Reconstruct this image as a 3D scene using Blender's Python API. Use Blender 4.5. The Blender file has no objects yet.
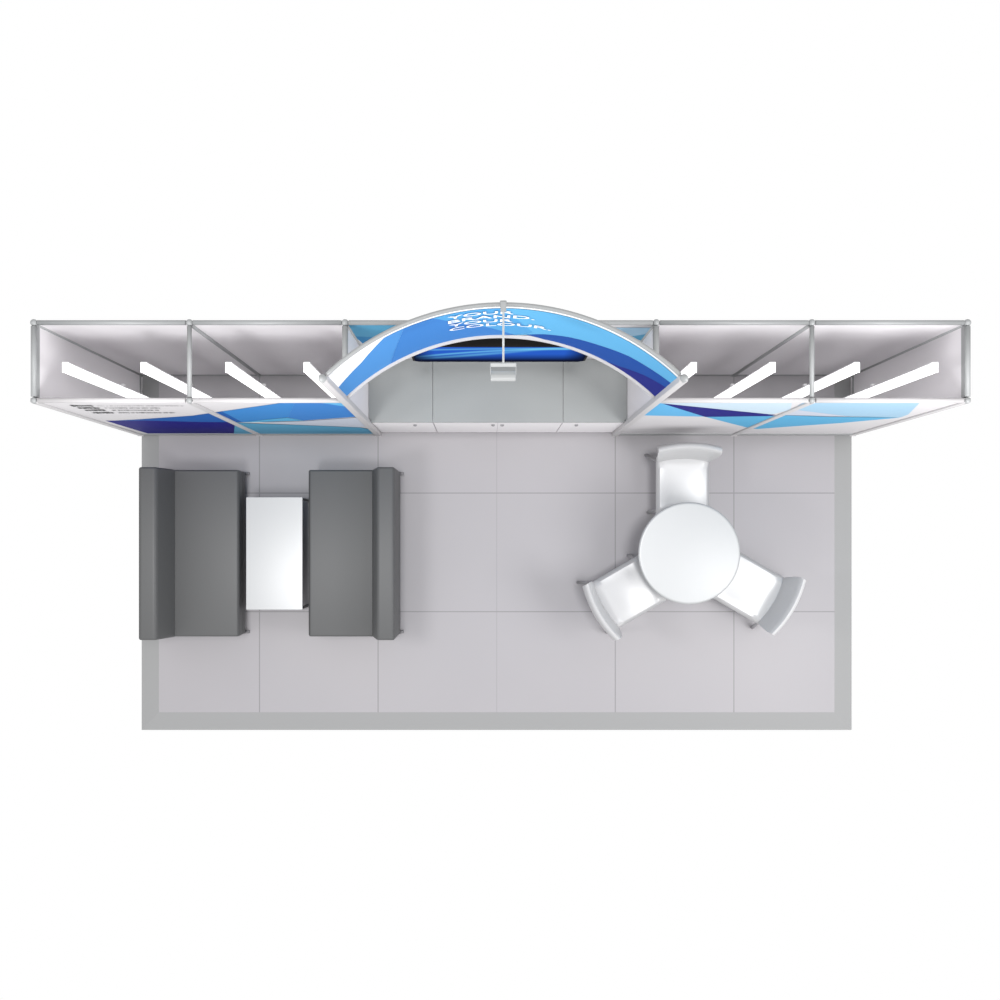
import bpy, bmesh, math, random
from mathutils import Vector, Matrix
random.seed(7)
SC = bpy.context.scene
COL = SC.collection
PI = math.pi

# ------------------------------------------------------------------ materials
def srgb(r, g, b):
    f = lambda c: (c / 255 / 12.92) if c / 255 <= .04045 else ((c / 255 + .055) / 1.055) ** 2.4
    return (f(r), f(g), f(b), 1)

def mat(name, col, rough=.5, metal=0, spec=.5, emit=0, noise=0):
    m = bpy.data.materials.new(name); m.use_nodes = True
    nt = m.node_tree; b = nt.nodes['Principled BSDF']
    b.inputs['Base Color'].default_value = col
    b.inputs['Roughness'].default_value = rough
    b.inputs['Metallic'].default_value = metal
    b.inputs['Specular IOR Level'].default_value = spec
    if emit:
        b.inputs['Emission Color'].default_value = (1, 1, 1, 1)
        b.inputs['Emission Strength'].default_value = emit
    if noise:      # fine surface grain
        tc = nt.nodes.new('ShaderNodeTexCoord'); n = nt.nodes.new('ShaderNodeTexNoise')
        n.inputs['Scale'].default_value = 260; n.inputs['Detail'].default_value = 3
        bp = nt.nodes.new('ShaderNodeBump'); bp.inputs['Strength'].default_value = noise
        bp.inputs['Distance'].default_value = .002
        nt.links.new(tc.outputs['Object'], n.inputs['Vector'])
        nt.links.new(n.outputs['Fac'], bp.inputs['Height'])
        nt.links.new(bp.outputs['Normal'], b.inputs['Normal'])
    return m

M = {}
M['alu'] = mat('brushed_aluminium', (.285, .293, .297, 1), .5, .1)
M['post'] = mat('pale_aluminium', (.47, .458, .465, 1), .5, 0)
M['panel'] = mat('white_wall_panel', (.71, .69, .71, 1), .6, 0, .1)
M['print'] = mat('white_print', (.57, .556, .57, 1), .6, 0, .1)
M['bright'] = mat('bright_white_print', (.90, .90, .91, 1), .6, 0, .1)
M['edge'] = mat('edge_strip_grey', (.245, .246, .248, 1), .55, .05)
M['leather'] = mat('grey_leather', (.074, .075, .076, 1), .48, 0, .35, noise=.12)
M['darkmetal'] = mat('dark_metal', (.10, .098, .105, 1), .4, .3)
M['chrome'] = mat('grey_metal_tube', (.33, .33, .34, 1), .35, .5)
M['plastic'] = mat('white_plastic', (.43, .43, .437, 1), .28, 0, .5)
M['gloss'] = mat('white_gloss_laminate', (.315, .32, .325, 1), .27, 0, .5)
M['worktop'] = mat('grey_worktop_laminate', (.275, .285, .284, 1), .55, 0, .2)
M['cabinet'] = mat('pale_cabinet_board', (.80, .78, .80, 1), .5, 0, .2)
M['lock'] = mat('lock_metal', (.28, .28, .29, 1), .35, .6)
M['black'] = mat('black_plastic', (.010, .009, .008, 1), .6, 0, .05)
M['lamp'] = mat('satin_lamp_grey', (.38, .39, .39, 1), .45, .1)
M['ledhouse'] = mat('white_bar_housing', (.9, .9, .91, 1), .4)
M['led'] = mat('lit_bar_diffuser', (.85, .85, .87, 1), .5, emit=1.6)
M['glass'] = mat('lamp_glass', (.8, .8, .8, 1), .1)
M['ink'] = mat('black_ink', (.035, .035, .04, 1), .6, 0, .2)
M['greyink'] = mat('grey_ink', (.13, .13, .14, 1), .6, 0, .2)
M['white_ink'] = mat('white_lettering', (.95, .95, .95, 1), .5, 0, .2)
def pm(n, r, g, b): M[n] = mat('print_' + n, tuple(c * .75 for c in srgb(r, g, b)[:3]) + (1,), .6, 0, .06)
pm('navy', 28, 26, 128); pm('deep', 38, 98, 178); pm('blue', 64, 140, 212); pm('blue2', 66, 134, 210)
pm('sky', 104, 186, 236); pm('teal', 92, 166, 204); pm('tealdark', 62, 138, 190); pm('pale', 204, 224, 238)
pm('paleblue', 166, 203, 228); pm('lavender', 204, 210, 224); pm('skyblue', 96, 180, 224); pm('azure', 82, 152, 222)
pm('royal', 30, 84, 172); pm('darkblue', 34, 44, 140); pm('cloud', 222, 224, 232); pm('midsky', 90, 170, 228)

def screen_mat():
    m = bpy.data.materials.new('screen_picture'); m.use_nodes = True
    nt = m.node_tree; N = nt.nodes; L = nt.links
    b = N['Principled BSDF']; b.inputs['Roughness'].default_value = .4; b.inputs['Specular IOR Level'].default_value = 0
    b.inputs['Base Color'].default_value = (.004, .006, .02, 1)
    tc = N.new('ShaderNodeTexCoord'); sp = N.new('ShaderNodeSeparateXYZ'); L.new(tc.outputs['Object'], sp.inputs[0])
    def mth(op, a, c=None, clamp=False):
        n = N.new('ShaderNodeMath'); n.operation = op; n.use_clamp = clamp
        for i, v in enumerate((a, c)):
            if v is None: continue
            if isinstance(v, (int, float)): n.inputs[i].default_value = v
            else: L.new(v, n.inputs[i])
        return n.outputs[0]
    x, z = sp.outputs['X'], sp.outputs['Z']
    def streak(a, bb, c, w):     # bright curve z = a + b x + c x^2
        cur = mth('ADD', mth('ADD', mth('MULTIPLY', x, bb), a), mth('MULTIPLY', mth('MULTIPLY', x, x), c))
        d = mth('DIVIDE', mth('SUBTRACT', z, cur), w)
        return mth('POWER', 2.718, mth('MULTIPLY', mth('MULTIPLY', d, d), -1))
    s1 = streak(.18, .30, -.35, .035); s2 = streak(.08, .55, .1, .05); s3 = streak(.26, .06, -.1, .03)
    side = mth('SUBTRACT', .75, mth('MULTIPLY', x, 1.2), True)
    st = mth('ADD', mth('ADD', mth('MULTIPLY', s1, .7), mth('MULTIPLY', mth('MULTIPLY', s2, .6), side)), mth('MULTIPLY', s3, .55), True)
    ax = mth('ABSOLUTE', x)
    edge = mth('SUBTRACT', 1, mth('MULTIPLY', mth('SUBTRACT', ax, .44, True), 6.5), True)
    low = mth('MULTIPLY', mth('ADD', z, .26), 3.4, True)
    base = N.new('ShaderNodeMix'); base.data_type = 'RGBA'
    base.inputs[6].default_value = srgb(4, 5, 18); base.inputs[7].default_value = srgb(40, 96, 206)
    L.new(mth('MULTIPLY', edge, low), base.inputs[0])
    mx = N.new('ShaderNodeMix'); mx.data_type = 'RGBA'
    L.new(mth('MULTIPLY', mth('MULTIPLY', st, edge), low), mx.inputs[0]); L.new(base.outputs[2], mx.inputs[6]); mx.inputs[7].default_value = srgb(120, 210, 248)
    L.new(mx.outputs[2], b.inputs['Emission Color']); b.inputs['Emission Strength'].default_value = .9
    return m
M['screen'] = screen_mat()

def floor_mat():
    m = bpy.data.materials.new('pale_floor_panels'); m.use_nodes = True
    nt = m.node_tree; N = nt.nodes; L = nt.links
    b = N['Principled BSDF']; b.inputs['Roughness'].default_value = .38
    b.inputs['Specular IOR Level'].default_value = .2
    tc = N.new('ShaderNodeTexCoord'); sp = N.new('ShaderNodeSeparateXYZ'); L.new(tc.outputs['Object'], sp.inputs[0])
    def mth(op, a, c=None):
        n = N.new('ShaderNodeMath'); n.operation = op
        for i, v in enumerate((a, c)):
            if v is None: continue
            if isinstance(v, (int, float)): n.inputs[i].default_value = v
            else: L.new(v, n.inputs[i])
        return n.outputs[0]
    def seam(o, off):       # one metre panels: thin line where two panels meet
        fr = mth('FRACT', mth('ADD', o, off + 20.5))
        return mth('LESS_THAN', mth('ABSOLUTE', mth('SUBTRACT', fr, .5)), .0048)
    mid = mth('MULTIPLY', mth('LESS_THAN', mth('ABSOLUTE', sp.outputs['X']), .5), .65)      # the tight middle joint hardly shows
    s = mth('MAXIMUM', mth('MULTIPLY', seam(sp.outputs['X'], 0), mth('SUBTRACT', 1, mid)), seam(sp.outputs['Y'], .6))
    n = N.new('ShaderNodeTexNoise'); n.inputs['Scale'].default_value = 1.1
    L.new(tc.outputs['Object'], n.inputs['Vector'])
    vm = N.new('ShaderNodeMix'); vm.data_type = 'RGBA'; L.new(n.outputs['Fac'], vm.inputs[0])
    vm.inputs[6].default_value = (.288, .277, .291, 1); vm.inputs[7].default_value = (.306, .295, .309, 1)
    mx = N.new('ShaderNodeMix'); mx.data_type = 'RGBA'; L.new(s, mx.inputs[0])
    L.new(vm.outputs[2], mx.inputs[6]); mx.inputs[7].default_value = (.205, .198, .208, 1)
    L.new(mx.outputs[2], b.inputs['Base Color'])
    return m
M['floor'] = floor_mat()

# ------------------------------------------------------------------ mesh helpers
def add(bm, fn):
    n0 = set(bm.faces); fn(); return [f for f in bm.faces if f not in n0]

def box(bm, x0, x1, y0, y1, z0, z1, bev=0, seg=2, rot=None, mi=0):
    c = Vector(((x0 + x1) / 2, (y0 + y1) / 2, (z0 + z1) / 2))
    t = bmesh.new(); bmesh.ops.create_cube(t, size=1)
    bmesh.ops.scale(t, verts=t.verts, vec=(x1 - x0, y1 - y0, z1 - z0))
    if bev: bmesh.ops.bevel(t, geom=list(t.edges), offset=bev, segments=seg, profile=.5, affect='EDGES')
    if rot is not None: bmesh.ops.transform(t, matrix=rot.to_4x4(), verts=t.verts)
    bmesh.ops.translate(t, verts=t.verts, vec=c)
    merge(bm, t, mi)

def merge(bm, t, mi=0):
    vm = {}
    for v in t.verts: vm[v] = bm.verts.new(v.co)
    for f in t.faces:
        try:
            nf = bm.faces.new([vm[v] for v in f.verts]); nf.material_index = mi; nf.smooth = f.smooth
        except ValueError: pass
    t.free()

def tube(bm, pts, r, seg=12, mi=0, caps=True):
    pts = [Vector(p) for p in pts]; rings = []
    up0 = None
    for i, p in enumerate(pts):
        d = (pts[min(i + 1, len(pts) - 1)] - pts[max(i - 1, 0)]).normalized()
        a = d.orthogonal().normalized() if up0 is None else (up0 - d * up0.dot(d)).normalized()
        up0 = a; b = d.cross(a)
        rr = r[i] if isinstance(r, (list, tuple)) else r
        rings.append([bm.verts.new(p + (a * math.cos(2 * PI * k / seg) + b * math.sin(2 * PI * k / seg)) * rr) for k in range(seg)])
    for i in range(len(rings) - 1):
        for k in range(seg):
            f = bm.faces.new((rings[i][k], rings[i][(k + 1) % seg], rings[i + 1][(k + 1) % seg], rings[i + 1][k])); f.smooth = True; f.material_index = mi
    if caps:
        f = bm.faces.new(rings[0][::-1]); f.material_index = mi
        f = bm.faces.new(rings[-1]); f.material_index = mi

def lathe(bm, prof, c=(0, 0, 0), seg=48, mi=0):
    rings = []
    for r, z in prof:
        if r < 1e-6: rings.append([bm.verts.new((c[0], c[1], c[2] + z))])
        else: rings.append([bm.verts.new((c[0] + r * math.cos(2 * PI * k / seg), c[1] + r * math.sin(2 * PI * k / seg), c[2] + z)) for k in range(seg)])
    for a, b in zip(rings, rings[1:]):
        for k in range(seg):
            q = [a[k % len(a)], a[(k + 1) % seg % len(a)], b[(k + 1) % seg % len(b)], b[k % len(b)]]
            u = []
            for v in q:
                if v not in u: u.append(v)
            if len(u) > 2: f = bm.faces.new(u); f.smooth = True; f.material_index = mi

def ball(bm, c, r, mi=0):
    t = bmesh.new(); bmesh.ops.create_uvsphere(t, u_segments=16, v_segments=10, radius=r)
    for f in t.faces: f.smooth = True
    bmesh.ops.translate(t, verts=t.verts, vec=c); merge(bm, t, mi)

def prism_y(bm, prof, y0, y1, bev=0, seg=3):      # XZ outline pushed along Y
    t = bmesh.new()
    a = [t.verts.new((x, y0, z)) for x, z in prof]; b = [t.verts.new((x, y1, z)) for x, z in prof]
    t.faces.new(a); t.faces.new(b[::-1])
    n = len(prof)
    for i in range(n): t.faces.new((a[i], b[i], b[(i + 1) % n], a[(i + 1) % n]))
    bmesh.ops.recalc_face_normals(t, faces=t.faces)
    if bev: bmesh.ops.bevel(t, geom=list(t.edges), offset=bev, segments=seg, profile=.5, affect='EDGES')
    for f in t.faces: f.smooth = True
    merge(bm, t)

def obj(name, bm, mats, parent=None, label=None, smooth_angle=None):
    bmesh.ops.recalc_face_normals(bm, faces=bm.faces)
    me = bpy.data.meshes.new(name); bm.to_mesh(me); bm.free()
    for m in (mats if isinstance(mats, (list, tuple)) else [mats]): me.materials.append(M[m])
    if smooth_angle:
        for p in me.polygons: p.use_smooth = True
        me.set_sharp_from_angle(angle=math.radians(smooth_angle))
    o = bpy.data.objects.new(name, me); COL.objects.link(o)
    if parent: o.parent = parent
    if label: o['label'] = label
    return o

def thing(name, label, cat, loc=(0, 0, 0), rz=0, group=None):
    o = bpy.data.objects.new(name, None); COL.objects.link(o); o.empty_display_size = .1
    o.location = loc; o.rotation_euler = (0, 0, rz); o['label'] = label; o['category'] = cat
    if group: o['group'] = group
    return o

def struct(name, label, cat, loc=(0, 0, 0)):
    o = thing(name, label, cat, loc); o['kind'] = 'structure'; return o

def copy_thing(o, loc, rz, label):
    c = o.copy(); COL.objects.link(c); c.location = loc; c.rotation_euler = (0, 0, rz); c['label'] = label
    for ch in list(o.children):
        d = ch.copy(); COL.objects.link(d); d.parent = c
        for g in list(ch.children):
            e = g.copy(); COL.objects.link(e); e.parent = d
    return c

def clip(poly, ax, v, keep_greater):
    out = []
    n = len(poly)
    ins = lambda p: (p[ax] >= v - 1e-9) if keep_greater else (p[ax] <= v + 1e-9)
    for i in range(n):
        a, b = poly[i], poly[(i + 1) % n]
        if ins(a): out.append(a)
        if ins(a) != ins(b):
            t = (v - a[ax]) / (b[ax] - a[ax]); out.append((a[0] + (b[0] - a[0]) * t, a[1] + (b[1] - a[1]) * t))
    return out

def clip_rect(poly, x0, x1, z0, z1):
    for ax, v, g in ((0, x0, True), (0, x1, False), (1, z0, True), (1, z1, False)):
        if len(poly) < 3: return []
        poly = clip(poly, ax, v, g)
    return poly if len(poly) >= 3 else []

def tess(poly):
    from mathutils.geometry import tessellate_polygon
    return [[poly[i] for i in tri] for tri in tessellate_polygon([[Vector((p[0], p[1], 0)) for p in poly]])]

H = 2.46          # wall height
HH = 3.545         # header height
YF, YB = .90, 1.40

# ------------------------------------------------------------------ floor and its edging
bm = bmesh.new(); box(bm, -2.848, 2.848, -1.448, 1.405, -.04, 0)
f = obj('floor', bm, 'floor'); f['kind'] = 'structure'; f['label'] = 'pale grey exhibition floor of square one metre panels'; f['category'] = 'floor'
def edge(name, lo, hi, label):          # sloping strip: inner pair of points, outer pair of points
    bm = bmesh.new()
    (ax, ay), (bx, by) = lo; (cx_, cy_), (dx, dy) = hi
    i0, i1 = bm.verts.new((ax, ay, 0)), bm.verts.new((bx, by, 0))
    o0, o1 = bm.verts.new((cx_, cy_, -.035)), bm.verts.new((dx, dy, -.035))
    lw = [bm.verts.new((v.co.x, v.co.y, -.04)) for v in (i0, i1, o1, o0)]
    q = [i0, i1, o1, o0]
    bm.faces.new(q); bm.faces.new(lw[::-1])
    for k in range(4): bm.faces.new((q[k], lw[k], lw[(k + 1) % 4], q[(k + 1) % 4]))
    o = obj(name, bm, 'edge'); o['kind'] = 'structure'; o['label'] = label; o['category'] = 'edging'
edge('trim_1', ((-2.848, 1.405), (-2.848, -1.448)), ((-3.003, 1.405), (-3.003, -1.603)), 'grey sloping edge strip along the left side of the floor')
edge('trim_2', ((2.848, 1.405), (2.848, -1.448)), ((3.003, 1.405), (3.003, -1.603)), 'grey sloping edge strip along the right side of the floor')
edge('trim_3', ((-2.848, -1.448), (2.848, -1.448)), ((-3.003, -1.603), (3.003, -1.603)), 'grey sloping edge strip along the front of the floor')

# ------------------------------------------------------------------ graphics (wall coordinates in metres: x, height)
ART_LEFT = [
    ('navy', [(-2.93, 1.195), (-2.628, 1.233), (-2.248, 1.111), (-1.983, 1.095), (-2.207, .05), (-2.913, .05)]),
    ('deep', [(-2.888, 1.188), (-2.663, 1.293), (-2.191, 1.567), (-1.918, 1.863), (-1.93, 1.08), (-2.25, 1.103), (-2.632, 1.218)]),
    ('blue', [(-1.918, 1.863), (-1.385, 2.42), (-1.327, 2.42), (-1.529, 1.453), (-1.726, 1.285), (-1.93, 1.08)]),
    ('blue2', [(-1.327, 2.42), (-1.173, 2.42), (-1.032, 2.176), (-1.011, 1.51), (-1.448, 1.218), (-1.529, 1.453)]),
    ('sky', [(-1.173, 2.42), (-.99, 2.42), (-.99, 2.128), (-1.032, 2.176)]),
    ('skyblue', [(-1.93, 1.08), (-1.726, 1.285), (-1.531, 1.439), (-1.448, 1.218), (-1.634, 1.172)]),
    ('teal', [(-1.985, 1.088), (-1.932, 1.033), (-1.603, .905), (-1.087, .673), (-.98, .411), (-.98, .05), (-2.207, .05)]),
    ('lavender', [(-1.80, 1.10), (-1.448, 1.19), (-1.011, 1.47), (-.98, .80), (-1.087, .70), (-1.603, .935)]),
]
ART_RIGHT = [
    ('pale', [(.97, 2.43), (1.88, 2.43), (1.99, 1.95), (1.928, 1.65), (1.056, 2.353), (.97, 2.39)]),
    ('sky', [(.97, 2.411), (1.056, 2.353), (1.488, 1.496), (.97, 1.60)]),
    ('skyblue', [(1.49, 1.489), (2.0, 1.563), (2.0, .60)]),
    ('navy', [(1.056, 2.353), (1.97, 1.62), (1.931, 1.546), (1.49, 1.489)]),
    ('paleblue', [(1.956, 2.43), (2.708, 2.43), (2.895, 1.663), (2.911, 1.453), (2.018, 1.629)]),
    ('lavender', [(1.997, 1.991), (2.526, 1.525), (2.018, 1.629)]),
    ('skyblue', [(2.0, 1.629), (2.387, 1.51), (2.911, 1.453), (2.597, 1.041), (2.29, .757), (2.079, .544), (2.0, .60)]),
]
ART_BACK = [
    ('teal', [(-.99, 2.43), (-.518, 2.43), (-.873, 1.317), (-.955, 1.68), (-.99, 1.9)]),
    ('tealdark', [(-.985, 1.973), (-.834, 1.933), (-.923, 1.411), (-.963, 1.636)]),
    ('midsky', [(-.518, 2.43), (.30, 2.43), (.0, 1.2), (-.873, 1.317)]),
    ('paleblue', [(.651, 2.322), (.99, 2.322), (.985, 1.808), (.748, 2.014)]),
    ('teal', [(.878, 1.953), (.985, 2.073), (.985, 1.808)]),
]
ART_HEADER = [
    ('bright', [(-1.108, 3.48), (-.69, 3.48), (-.692, 3.404), (-.885, 3.175), (-1.083, 3.019), (-1.108, 3.0)]),
    ('azure', [(-1.108, 2.99), (-1.083, 3.019), (-.885, 3.175), (-.7, 3.47), (-.575, 3.47), (-.757, 2.48), (-1.108, 2.48)]),
    ('blue2', [(-.575, 3.47), (-.40, 3.47), (-.295, 3.212), (.089, 2.596), (-.197, 2.511), (-.462, 2.48), (-.757, 2.48)]),
    ('midsky', [(-.40, 3.47), (-.186, 3.47), (.0, 3.47), (.2, 2.75), (.089, 2.596), (-.295, 3.212)]),
    ('sky', [(.0, 3.47), (.323, 3.47), (.561, 3.47), (.819, 3.47), (1.108, 3.47), (1.108, 3.24), (.925, 3.16), (.792, 3.106), (.607, 2.969), (.422, 2.87), (.272, 2.748), (.15, 2.64), (.089, 2.596), (.2, 2.75)]),
    ('royal', [(.156, 2.648), (.271, 2.765), (.422, 2.87), (.607, 2.969), (.792, 3.106), (.925, 3.16), (1.108, 3.25), (1.108, 2.48), (.5, 2.48), (.316, 2.523)]),
    ('darkblue', [(.60, 2.48), (.641, 2.52), (.788, 2.668), (.935, 2.885), (1.108, 3.07), (1.108, 2.48)]),
    ('cloud', [(-.10, 2.48), (-.006, 2.57), (.182, 2.635), (.40, 2.52), (.42, 2.48)]),
]

def flat_panel(name, x0, x1, yc, art, parent, base='print', label=None, marks=None):
    names = [base] + sorted({a for a, _ in art}) + ['ink', 'greyink']
    bm = bmesh.new(); box(bm, x0, x1, yc - .006, yc + .006, .03, H - .03)
    lay = 0
    for a, poly in art:
        lay += 1
        for tri in tess(poly):
            p = clip_rect(tri, x0, x1, .105, H - .035)
            if len(p) < 3: continue
            try:
                fc = bm.faces.new([bm.verts.new((x, yc - .0065 - .0004 * lay, z)) for x, z in p]); fc.material_index = names.index(a)
            except ValueError: pass
    for mname, quads in (marks or []):
        for (qx0, qx1, qz0, qz1) in quads:
            fc = bm.faces.new([bm.verts.new((x, yc - .0105, z)) for x, z in ((qx0, qz0), (qx1, qz0), (qx1, qz1), (qx0, qz1))])
            fc.material_index = names.index(mname)
    me_o = obj(name, bm, names, parent, label)
    return me_o

def script_marks():
    """the four rows of illegible dark lettering at the top of the left panel"""
    bold, thin = [], []
    rows = [(2.225, -2.666, -2.096, .022), (2.088, -2.658, -2.288, .032), (1.945, -2.655, -2.325, .036), (1.782, -2.658, -2.264, .044)]
    for z, x0, x1, h in rows:
        x = x0
        while x < x1:
            w = random.uniform(.008, .03)
            thin.append((x, min(x + w, x1), z - h / 2 * random.uniform(.5, 1), z + h / 2 * random.uniform(.5, 1)))
            x += w + (random.uniform(.002, .005) if random.random() < .8 else .012)
        x = -2.838
        bx1 = -2.695
        while x < bx1:
            w = random.uniform(.012, .024)
            bold.append((x, min(x + w, bx1), z - .045 * random.uniform(.5, 1), z + .045 * random.uniform(.4, 1)))
            x += w + .004
    return [('ink', bold), ('greyink', thin)]

# ------------------------------------------------------------------ end walls, dividers, back wall
def post_tube(parent, x, y, top=H, r=.019):
    bm = bmesh.new(); tube(bm, [(x, y, .004), (x, y, top)], r)
    box(bm, x - .022, x + .022, y - .022, y + .022, 0, .012, .003)
    obj('post', bm, 'alu', parent)
def rail(parent, a, b, name='top_rail', r=.016, m='alu'):
    bm = bmesh.new(); tube(bm, [a, b], r); obj(name, bm, m, parent)
def joint(parent, x, y, z=H, r=.023):
    bm = bmesh.new(); ball(bm, (x, y, z), r); tube(bm, [(x, y, z - .045), (x, y, z)], .019); obj('joint', bm, 'alu', parent)

def side_wall(name, label, X, outer, s):
    w = struct(name, label, 'wall')
    bm = bmesh.new(); box(bm, X - .006, X + .006, YF + .024, YB - .016, -.03, H - .02); obj('panel', bm, 'panel', w)
    fr = bmesh.new()                              # slim frame round the panel
    for z0, z1 in ((H - .075, H - .02), (.03, .06)): box(fr, X - .011, X + .011, YF + .024, YB - .016, z0, z1)
    obj('frame', fr, 'alu', w)
    rail(w, (X, YF + .025, H), (X, YB - .023, H), r=.019)
    return w
side_wall('wall_left', 'white end wall closing the left end of the storage space', -3, True, 1)
side_wall('wall_right', 'white end wall closing the right end of the storage space', 3, True, -1)
side_wall('wall_inner_left', 'white partition wall left of the cabinets under the arch', -1, False, 1)
side_wall('wall_inner_right', 'white partition wall right of the cabinets under the arch', 1, False, -1)

wb = struct('wall_back', 'white modular back wall with aluminium frame', 'wall')
for k in (-3, -2, 1, 2):
    bm = bmesh.new(); box(bm, k + .016, k + .984, YB - .006, YB + .006, .03, H - .02); obj('panel', bm, 'panel', wb)
flat_panel('graphic_panel', -.984, .984, YB, ART_BACK, wb, label='blue printed graphic panel behind the television')
for k in range(-3, 4):
    if k: post_tube(wb, k, YB)
    if k: joint(wb, k, YB)
for k in (-3, -2, -1, 0, 1, 2):
    if k in (-1, 0): continue
    rail(wb, (k + .023, YB, H), (k + .977, YB, H)); rail(wb, (k + .016, YB, .02), (k + .984, YB, .02), 'base_rail', .014)
rail(wb, (-.977, YB, H), (.977, YB, H)); rail(wb, (-.984, YB, .02), (.984, YB, .02), 'base_rail', .014)

# ------------------------------------------------------------------ front display walls
def flat_post(parent, x, y, top, w=.05, d=.034):
    bm = bmesh.new(); box(bm, x - w / 2, x + w / 2, y - d / 2, y + d / 2, .004, top, .006)
    box(bm, x - .026, x + .026, y - .021, y + .021, 0, .012, .003)
    obj('post', bm, 'post', parent)

def display_wall(x0, label, art, outer, marks):
    t = thing('display_wall', label, 'display wall')
    for k in (0, 1):
        a, b = x0 + k, x0 + k + 1
        lab = None
        if marks and k == 0: lab = 'graphic panel with rows of black lettering above a navy wedge'
        flat_panel('graphic_panel', a + (.025), b - .025, YF, art, t, label=lab, marks=marks if k == 0 else None)
        rail(t, (a + .026, YF, H), (b - .026, YF, H), r=.0165, m='post')
        bm = bmesh.new(); box(bm, a + .026, b - .026, YF - .0135, YF + .012, .004, .10, .003); obj('base_rail', bm, 'alu', t)
    mid = x0 + 1
    for x in (outer, mid):
        flat_post(t, x, YF, H); joint(t, x, YF, H, .021)
    rail(t, (mid, YF + .023, H), (mid, YB - .023, H), 'cross_rail', .0155)
    return t
display_wall(-3, 'long printed display wall on the left with black lettering and navy and blue shapes', ART_LEFT, -3, script_marks())
display_wall(1, 'long printed display wall on the right with pale blue and navy shards, behind the round table', ART_RIGHT, 3, None)

# ------------------------------------------------------------------ upright light bars between the walls
BH = 2.455
def light_bar(X, label):
    t = thing('light_bar', label, 'light bar', (X, 1.113, 0), 0, 'white upright light bars behind the display walls')
    bm = bmesh.new(); box(bm, -.020, .020, .026, .034, .02, BH, .002); obj('housing', bm, 'ledhouse', t)
    bm = bmesh.new(); box(bm, -.019, .019, -.031, .026, .03, BH - .012, .005, 3); obj('diffuser', bm, 'led', t)
    bm = bmesh.new(); box(bm, -.021, .021, -.034, .035, BH - .012, BH + .002, .003); obj('end_cap', bm, 'ledhouse', t)
    bm = bmesh.new(); box(bm, -.012, .012, .033, .056, 1.16, 1.20, .003); obj('clip', bm, 'ledhouse', t)
    bm = bmesh.new(); box(bm, -.06, .06, -.07, .07, 0, .02, .004); obj('base_plate', bm, 'ledhouse', t)
    return t
lb = light_bar(-2.80, 'white upright light bar nearest the left end wall, leftmost of the eight')
for X, lab in ((-2.296, 'second white upright light bar from the left end wall, left of the cross rail'),
               (-1.75, 'third white upright light bar from the left end wall, right of the cross rail'),
               (-1.247, 'white upright light bar beside the left end of the curved header'),
               (1.241, 'white upright light bar beside the right end of the curved header'),
               (1.748, 'third white upright light bar from the right end wall, left of the cross rail'),
               (2.29, 'second white upright light bar from the right end wall, right of the cross rail'),
               (2.794, 'white upright light bar nearest the right end wall, rightmost of the eight')):
    copy_thing(lb, (X, 1.113, 0), 0, lab)

# ------------------------------------------------------------------ curved header on two tall posts
SAG = .408; R = (1 + SAG * SAG) / (2 * SAG); CY = YF + SAG - R; A = math.asin(1 / R)
hd = thing('curved_header', 'tall curved blue header with white lettering arching back over the cabinets', 'header')
def arc(z, r=R, n=40, a0=-A, a1=A): return [(r * math.sin(a0 + (a1 - a0) * i / n), CY + r * math.cos(a0 + (a1 - a0) * i / n), z) for i in range(n + 1)]
bm = bmesh.new(); tube(bm, arc(HH, R, 48, -A + .018, A - .018), .0125); obj('top_tube', bm, 'alu', hd)
bm = bmesh.new(); tube(bm, arc(H + .10, R, 48, -A + .02, A - .02), .024); obj('bottom_tube', bm, 'post', hd)
bm = bmesh.new()
names = ['bright', 'azure', 'blue2', 'midsky', 'sky', 'royal', 'darkblue', 'cloud', 'panel']
n = 64; ZA, ZB = H + .12, HH - .01
UA = (A - .017) * R
def hp(u, z, r): return (r * math.sin(u / R), CY + r * math.cos(u / R), z)
ri, ro = R - .005, R + .005
gi = [[bm.verts.new(hp(-UA + 2 * UA * i / n, z, rr)) for i in range(n + 1)] for rr, z in ((ri, ZA), (ri, ZB), (ro, ZB), (ro, ZA))]
for a in range(4):
    for i in range(n):
        fc = bm.faces.new((gi[a][i], gi[a][i + 1], gi[(a + 1) % 4][i + 1], gi[(a + 1) % 4][i])); fc.material_index = 0; fc.smooth = False
bm.faces.new([g[0] for g in gi]); bm.faces.new([g[n] for g in gi][::-1])
for lay, (a, poly) in enumerate(ART_HEADER):
    for tri in tess(poly):
        for i in range(n):
            u0, u1 = -UA + 2 * UA * i / n, -UA + 2 * UA * (i + 1) / n
            p = clip_rect(tri, u0, u1, ZA, ZB)
            if len(p) < 3: continue
            try:
                fc = bm.faces.new([bm.verts.new(hp(u, z, ri - .0012 - .0005 * lay)) for u, z in p]); fc.material_index = names.index(a)
            except ValueError: pass
gp = obj('graphic_panel', bm, names, hd)
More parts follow.
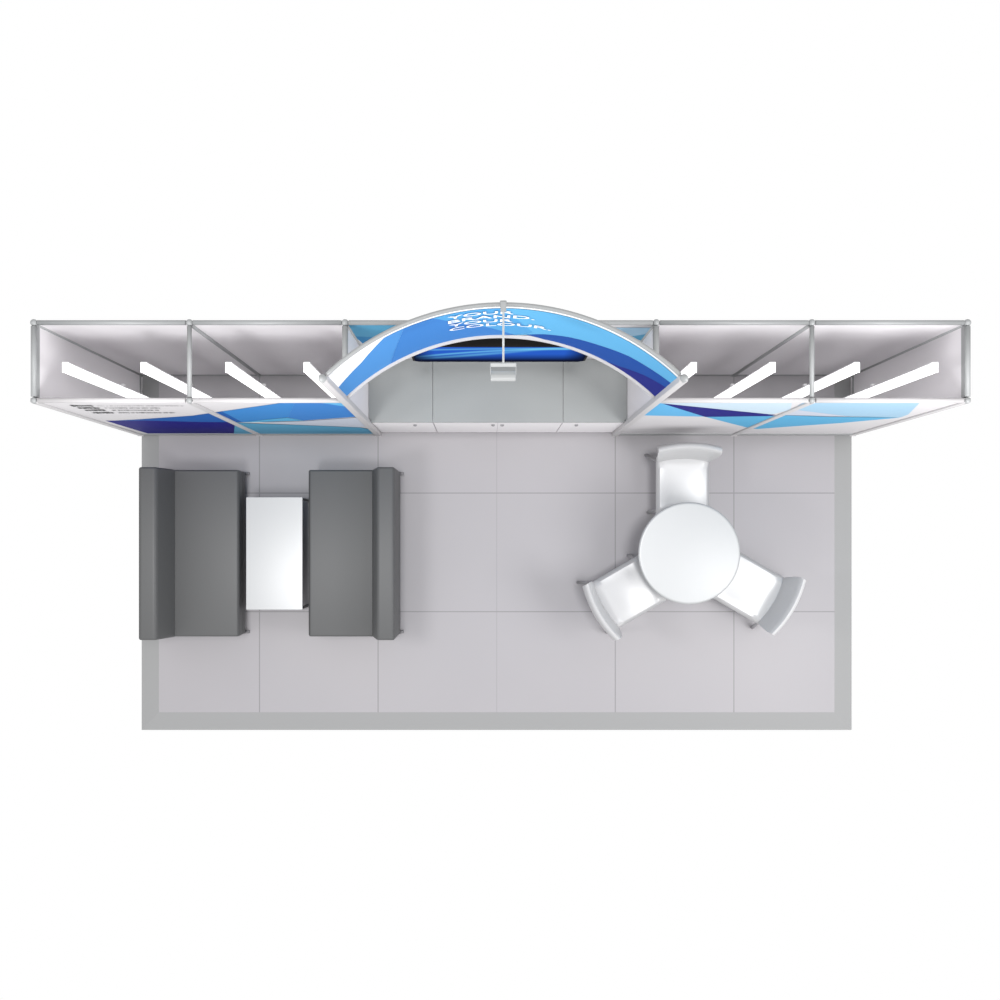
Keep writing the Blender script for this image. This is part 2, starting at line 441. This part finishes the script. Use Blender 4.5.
def lettering(lines, x0, tops, cap, wide):
    out = bmesh.new()
    for s, zt, tgt in zip(lines, tops, wide):
        cu = bpy.data.curves.new('lettering_curve', 'FONT'); cu.body = s; cu.size = 1; cu.offset = .012; cu.resolution_u = 3
        to = bpy.data.objects.new('lettering_tmp', cu); COL.objects.link(to)
        bpy.context.view_layer.update()
        me = bpy.data.meshes.new_from_object(to.evaluated_get(bpy.context.evaluated_depsgraph_get()))
        xs = [v.co.x for v in me.vertices]; ys = [v.co.y for v in me.vertices]
        ax, bx, ay, by = min(xs), max(xs), min(ys), max(ys)
        vs = []
        for v in me.vertices:
            u = x0 + (v.co.x - ax) / (bx - ax) * tgt
            z = zt - cap + (v.co.y - ay) / (by - ay) * cap
            vs.append(out.verts.new(hp(u, z, ri - .0085)))
        for p in me.polygons:
            try: out.faces.new([vs[i] for i in p.vertices])
            except ValueError: pass
        bpy.data.objects.remove(to); bpy.data.curves.remove(cu); bpy.data.meshes.remove(me)
    return out
obj('lettering', lettering(['YOUR', 'BRAND.', 'YOUR', 'COLOUR.'], -.320, [3.42, 3.293, 3.166, 3.04], .088, [.385, .51, .385, .62]), 'white_ink', gp, label='white capitals reading YOUR BRAND. YOUR COLOUR.')
for s in (-1, 1):
    flat_post(hd, s * 1.0, YF, HH, .05, .04)
    bm = bmesh.new(); ball(bm, (s * 1.002, YF, HH), .024); tube(bm, [(s * 1.002, YF, HH - .05), (s * 1.002, YF, HH)], .021); obj('joint', bm, 'alu', hd)
bm = bmesh.new(); box(bm, -.019, .019, CY + R - .014, CY + R + .02, HH - .022, HH + .018, .005); obj('joint', bm, 'alu', hd)

# arm spotlight clamped on the crown of the header
sp = thing('arm_spotlight', 'slim arm spotlight with rectangular grey head reaching out from the crown of the curved header', 'spotlight', (0, 0, 0))
yc = CY + R
bm = bmesh.new(); tube(bm, [(0, yc - .02, HH + .026), (0, yc - .05, HH + .026), (0, .98, HH + .012)], .0062, 10); obj('arm', bm, 'lamp', sp)
bm = bmesh.new(); box(bm, -.016, .016, yc - .045, yc + .012, HH + .018, HH + .034, .004); obj('clamp', bm, 'alu', sp)
bm = bmesh.new()
box(bm, -.072, .072, .962, .984, HH - .006, HH + .006, .004)
for sx in (-1, 1): box(bm, *sorted((sx * .072, sx * .0695)), .92, .97, HH - .022, HH - .008)
obj('bracket', bm, 'lamp', sp)
bm = bmesh.new()
prof = [(-.042, -.035), (-.040, -.006), (-.030, .0), (-.010, -.004), (.014, -.020), (.012, -.05), (-.034, -.06)]
t = bmesh.new()
a = [t.verts.new((-.069, .93 + y, HH - .01 + z)) for y, z in prof]; b = [t.verts.new((.069, .93 + y, HH - .01 + z)) for y, z in prof]
t.faces.new(a); t.faces.new(b[::-1])
for i in range(len(prof)): t.faces.new((a[i], b[i], b[(i + 1) % len(prof)], a[(i + 1) % len(prof)]))
bmesh.ops.recalc_face_normals(t, faces=t.faces); bmesh.ops.bevel(t, geom=list(t.edges), offset=.004, segments=2, profile=.5, affect='EDGES')
merge(bm, t); hdm = obj('lamp_head', bm, 'lamp', sp)
bm = bmesh.new(); box(bm, -.06, .06, .90, .93, HH - .074, HH - .069); obj('lens', bm, 'glass', hdm)

# ------------------------------------------------------------------ television on the back wall
tv = thing('television', 'flat black television with blue swirling picture on the wall above the cabinets', 'television', (0, 1.325, 1.935))
def rrect(w, h, c): return [(-w + c, -h), (w - c, -h), (w, -h + c), (w, h - c), (w - c, h), (-w + c, h), (-w, h - c), (-w, -h + c)]
bm = bmesh.new(); prism_y(bm, rrect(.612, .352, .05), -.05, .035, .004, 2)
obj('casing', bm, 'black', tv, smooth_angle=30)
bm = bmesh.new(); bm.faces.new([bm.verts.new((x, -.0515, z)) for x, z in rrect(.595, .327, .03)]); obj('screen', bm, 'screen', tv)
bm = bmesh.new(); box(bm, -.2, .2, .035, .048, -.15, .15, .004); obj('wall_bracket', bm, 'darkmetal', tv)

# ------------------------------------------------------------------ cabinets
CH = .925
def cabinet(x0, x1, label, doors, group='lockable cabinets under the arch'):
    t = thing('storage_cabinet', label, 'cabinet', ((x0 + x1) / 2, 1.14, 0), 0, group)
    w = (x1 - x0) / 2
    y0, y1 = -.228, .238
    bm = bmesh.new(); box(bm, -w + .001, w - .001, y0 + .016, y1, 0, CH - .022, .002); obj('carcass', bm, 'cabinet', t)
    bm = bmesh.new(); l, r = -w + .001 - (.018 if x0 < -.9 else 0), w - .001 + (.018 if x1 > .9 else 0)      # worktop notched round the tall post
    lf, rf, yn = -w + .001, w - .001, -.214
    out = [(lf, y0 - .006), (rf, y0 - .006), (rf, yn), (r, yn), (r, y1 + .0145), (l, y1 + .0145), (l, yn), (lf, yn)]
    out = [p for i, p in enumerate(out) if p != out[i - 1] and not (p == (rf, yn) and r == rf) and not (p == (lf, yn) and l == lf)]
    lo = [bm.verts.new((x, y, CH - .022)) for x, y in out]; hi = [bm.verts.new((x, y, CH)) for x, y in out]
    bm.faces.new(lo[::-1]); bm.faces.new(hi)
    for i in range(len(out)): bm.faces.new((lo[i], lo[(i + 1) % len(out)], hi[(i + 1) % len(out)], hi[i]))
    obj('worktop', bm, 'worktop', t)
    n = len(doors)
    for i, lx in enumerate(doors):
        a = -w + .002 + (2 * w - .004) / n * i; b = a + (2 * w - .004) / n
        bm = bmesh.new(); box(bm, a + .001, b - .001, y0 - .002, y0 + .016, .03, CH - .03, .002); d = obj('door', bm, 'cabinet', t)
        bm = bmesh.new()
        tube(bm, [(lx, y0 - .002, .71), (lx, y0 - .012, .71)], .014, 16); tube(bm, [(lx, y0 - .012, .71), (lx, y0 - .016, .71)], .008, 12)
        obj('lock', bm, 'lock', d)
    return t
cabinet(-.975, -.501, 'narrow grey-topped cabinet with single lock at the left of the three', [.0 + .09])
cabinet(-.5, .5, 'wide grey-topped cabinet with two locked doors in the middle of the three', [-.036, .036])
cabinet(.501, .975, 'narrow grey-topped cabinet with single lock at the right of the three', [-.12])

# ------------------------------------------------------------------ sofas
def sofa(loc, rz, label):
    t = thing('sofa', label, 'sofa', loc, rz, 'grey leather two seat sofas')
    W = .676
    bm = bmesh.new(); prism_y(bm, [(-.18, .215), (.368, .215), (.374, .23), (.374, .385), (.364, .40), (-.18, .40)], -W, W, .016, 4); obj('seat_cushion', bm, 'leather', t, smooth_angle=40)
    bm = bmesh.new(); prism_y(bm, [(-.35, .09), (-.165, .09), (-.142, .40), (-.203, .71), (-.222, .73), (-.336, .73), (-.35, .715)], -W - .003, W + .003, .016, 4); obj('backrest', bm, 'leather', t, smooth_angle=40)
    bm = bmesh.new(); box(bm, -.18, .366, -W + .004, W - .004, .085, .215, .008, 2); obj('base', bm, 'leather', t)
    for sx, sy in ((1, 1), (1, -1), (-1, 1), (-1, -1)):
        bm = bmesh.new()
        xa, xb = sorted((sx * .335, sx * (.375 if sx < 0 else .388)))
        ya, yb = sorted((sy * (W - .024), sy * (W + .002)))
        box(bm, xa, xb, ya, yb, 0, .022, .003)
        xa, xb = sorted((sx * .335, sx * .352))
        box(bm, xa, xb, ya, min(max(ya, yb), yb), .018, .1, .003)
        obj('leg', bm, 'darkmetal', t)
    return t
s1 = sofa((-2.468, -.103, 0), 0, 'grey two seat sofa at the left floor edge, backrest on its left')
copy_thing(s1, (-1.157, -.103, 0), PI, 'grey two seat sofa right of the low white table, backrest on its right')

# ------------------------------------------------------------------ low table between the sofas
ct = thing('coffee_table', 'low white rectangular table standing between the two grey sofas', 'table', (-1.807, -.105, 0))
w, d = .228, .456
bm = bmesh.new(); box(bm, -w, w, -d, d, .378, .40, .002); obj('tabletop', bm, 'gloss', ct)
bm = bmesh.new()
for (a, b, c, e) in ((-w, w, -d + .004, -d + .02), (-w, w, d - .02, d - .004), (-w + .001, -w + .014, -d, d), (w - .014, w - .001, -d + .004, d - .004)):
    box(bm, a, b, c, e, .366, .378)
obj('apron', bm, 'darkmetal', ct)
for sx in (-1, 1):
    for sy in (-1, 1):
        bm = bmesh.new(); xa, xb = sorted((sx * (w - .001), sx * (w - .024))); ya, yb = sorted((sy * (d - .004), sy * (d - .022)))
        box(bm, xa, xb, ya, yb, 0, .37, .002); obj('leg', bm, 'darkmetal', ct)

# ------------------------------------------------------------------ round table and its chairs
rt = thing('round_table', 'round white table encircled by three white chairs', 'table', (1.5, -.10, 0))
bm = bmesh.new(); lathe(bm, [(0, .725), (.37, .725), (.385, .725), (.396, .729), (.40, .7375), (.396, .746), (.390, .7495), (.386, .75), (.380, .75), (0, .75)], seg=96); obj('tabletop', bm, 'gloss', rt, smooth_angle=30)
bm = bmesh.new(); lathe(bm, [(0, .02), (.035, .02), (.032, .05), (.03, .70), (.09, .715), (.09, .725), (0, .725)], seg=32); obj('pedestal', bm, 'chrome', rt)
bm = bmesh.new(); lathe(bm, [(0, 0), (.24, 0), (.245, .006), (.235, .014), (.05, .024), (0, .024)], seg=64); obj('base', bm, 'chrome', rt)

def chair_seat():
    bm = bmesh.new(); nx, ny = 14, 14
    W, y0, y1 = .220, -.28, .205
    def pt(i, j, under):
        u = -1 + 2 * i / nx; v = j / ny
        e = max(0, abs(u) - .80) / .20                      # rolled sides
        fr = max(0, .14 - v) / .14                          # rolled front
        x = u * W * (1 - .02 * e)
        z = .452 - .014 * (1 - u * u) * math.sin(PI * min(1, v * 1.1)) - .042 * e ** 2.2 - .03 * fr ** 2
        y = y0 + (y1 - y0) * v
        if v > .85: z += .035 * ((v - .85) / .15) ** 2
        return (x * (.985 if under else 1), y, z - (.016 if under else 0))
    g = [[[bm.verts.new(pt(i, j, k)) for i in range(nx + 1)] for j in range(ny + 1)] for k in (False, True)]
    for k in (0, 1):
        for j in range(ny):
            for i in range(nx): bm.faces.new((g[k][j][i], g[k][j][i + 1], g[k][j + 1][i + 1], g[k][j + 1][i]))
    for i in range(nx):
        for j in (0, ny): bm.faces.new((g[0][j][i], g[0][j][i + 1], g[1][j][i + 1], g[1][j][i]))
    for j in range(ny):
        for i in (0, nx): bm.faces.new((g[0][j][i], g[0][j + 1][i], g[1][j + 1][i], g[1][j][i]))
    return bm
def chair_back():
    bm = bmesh.new(); nx = 20
    # thick rounded section, front foot -> rolled top -> padded rear: (depth, height)
    sec = [(.180, .466), (.186, .52), (.196, .58), (.207, .65), (.220, .71), (.231, .755), (.240, .785), (.254, .802), (.268, .798),
           (.281, .780), (.292, .74), (.296, .69), (.288, .63), (.268, .57), (.238, .51), (.210, .462), (.192, .455)]
    ring = []
    for y, z in sec:
        half = .205 + .043 * max(0, min(1, (z - .46) / .28)) ** .8
        ring.append([bm.verts.new((half * u, y + .008 - (half * u) ** 2 / 1.75, z)) for u in [-1 + 2 * i / nx for i in range(nx + 1)]])
    m = len(ring)
    for a in range(m):
        b = (a + 1) % m
        for i in range(nx): bm.faces.new((ring[a][i], ring[a][i + 1], ring[b][i + 1], ring[b][i]))
    for i in (0, nx): bm.faces.new([r_[i] for r_ in ring])
    return bm
def make_chair(loc, rz, label):
    t = thing('dining_chair', label, 'chair', loc, rz, 'white chairs around the round table')
    obj('seat', chair_seat(), 'plastic', t, smooth_angle=50)
    obj('backrest', chair_back(), 'plastic', t, smooth_angle=50)
    for sx in (-1, 1):
        for (fy, ty) in ((.25, .18), (-.232, -.222)):
            bm = bmesh.new(); tube(bm, [(sx * (.242 if fy > 0 else .226), fy, .0), (sx * .205, ty, .39), (sx * .18, ty * .98, .425)], .014, 12); obj('leg', bm, 'chrome', t)
    for yy in (.17, -.205):
        bm = bmesh.new(); tube(bm, [(-.18, yy, .418), (0, yy, .418), (.18, yy, .418)], .010, 8); obj('crossbar', bm, 'chrome', t)
    for sx in (-1, 1):
        bm = bmesh.new(); tube(bm, [(sx * .12, .17, .418), (sx * .12, .19, .44), (sx * .12, .205, .50)], .010, 8); obj('back_support', bm, 'chrome', t)
    return t
def chair_at(deg, dist, dx=0, dy=0): return (1.5 + dist * math.cos(math.radians(deg)) + dx, -.10 + dist * math.sin(math.radians(deg)) + dy, 0)
c1 = make_chair(chair_at(90, .568), 0, 'white chair at the round table nearest the display wall')
copy_thing(c1, chair_at(210, .575, .02, -.05), math.radians(120), 'white chair on the sofa side of the round table')
copy_thing(c1, chair_at(330, .575, .062, -.012), math.radians(240), 'white chair on the far right of the round table, near the floor edge')

# ------------------------------------------------------------------ light and camera
w = bpy.data.worlds.new('white_studio'); SC.world = w; w.use_nodes = True
w.node_tree.nodes['Background'].inputs['Color'].default_value = (1, 1, 1, 1)
w.node_tree.nodes['Background'].inputs['Strength'].default_value = 1.0
def lamp(name, loc, energy, radius):
    l = bpy.data.lights.new(name, 'POINT'); l.energy = energy; l.shadow_soft_size = radius
    o = bpy.data.objects.new(name, l); o.location = loc; COL.objects.link(o)
lamp('left_lamp', (-1.95, -.45, 4.1), 185, .4)
lamp('right_lamp', (3.3, -1.2, 4.0), 310, .9)
lamp('table_highlight_light', (2.45, -.40, 4.2), 70, .35)  # unseen light added high above the round table to give its top a highlight
l = bpy.data.lights.new('overhead_sun', 'SUN'); l.energy = 1.3; l.angle = math.radians(9)
o = bpy.data.objects.new('overhead_sun', l); o.location = (0, -1, 12); o.rotation_euler = (0, 0, 0); COL.objects.link(o)

cam = bpy.data.cameras.new('camera'); co = bpy.data.objects.new('camera', cam); COL.objects.link(co)
co.location = (-.107, 0, 10.345); co.rotation_euler = (0, 0, 0)
cam.sensor_width = 36; cam.lens = 118.6 * 10.345 / 1000 * 36
cam.shift_x = .016; cam.shift_y = .0405
cam.clip_end = 100
SC.camera = co
vs = SC.view_settings
vs.view_transform = 'Standard'; vs.look = 'None'; vs.exposure = 0; vs.gamma = 1; vs.use_curve_mapping = False
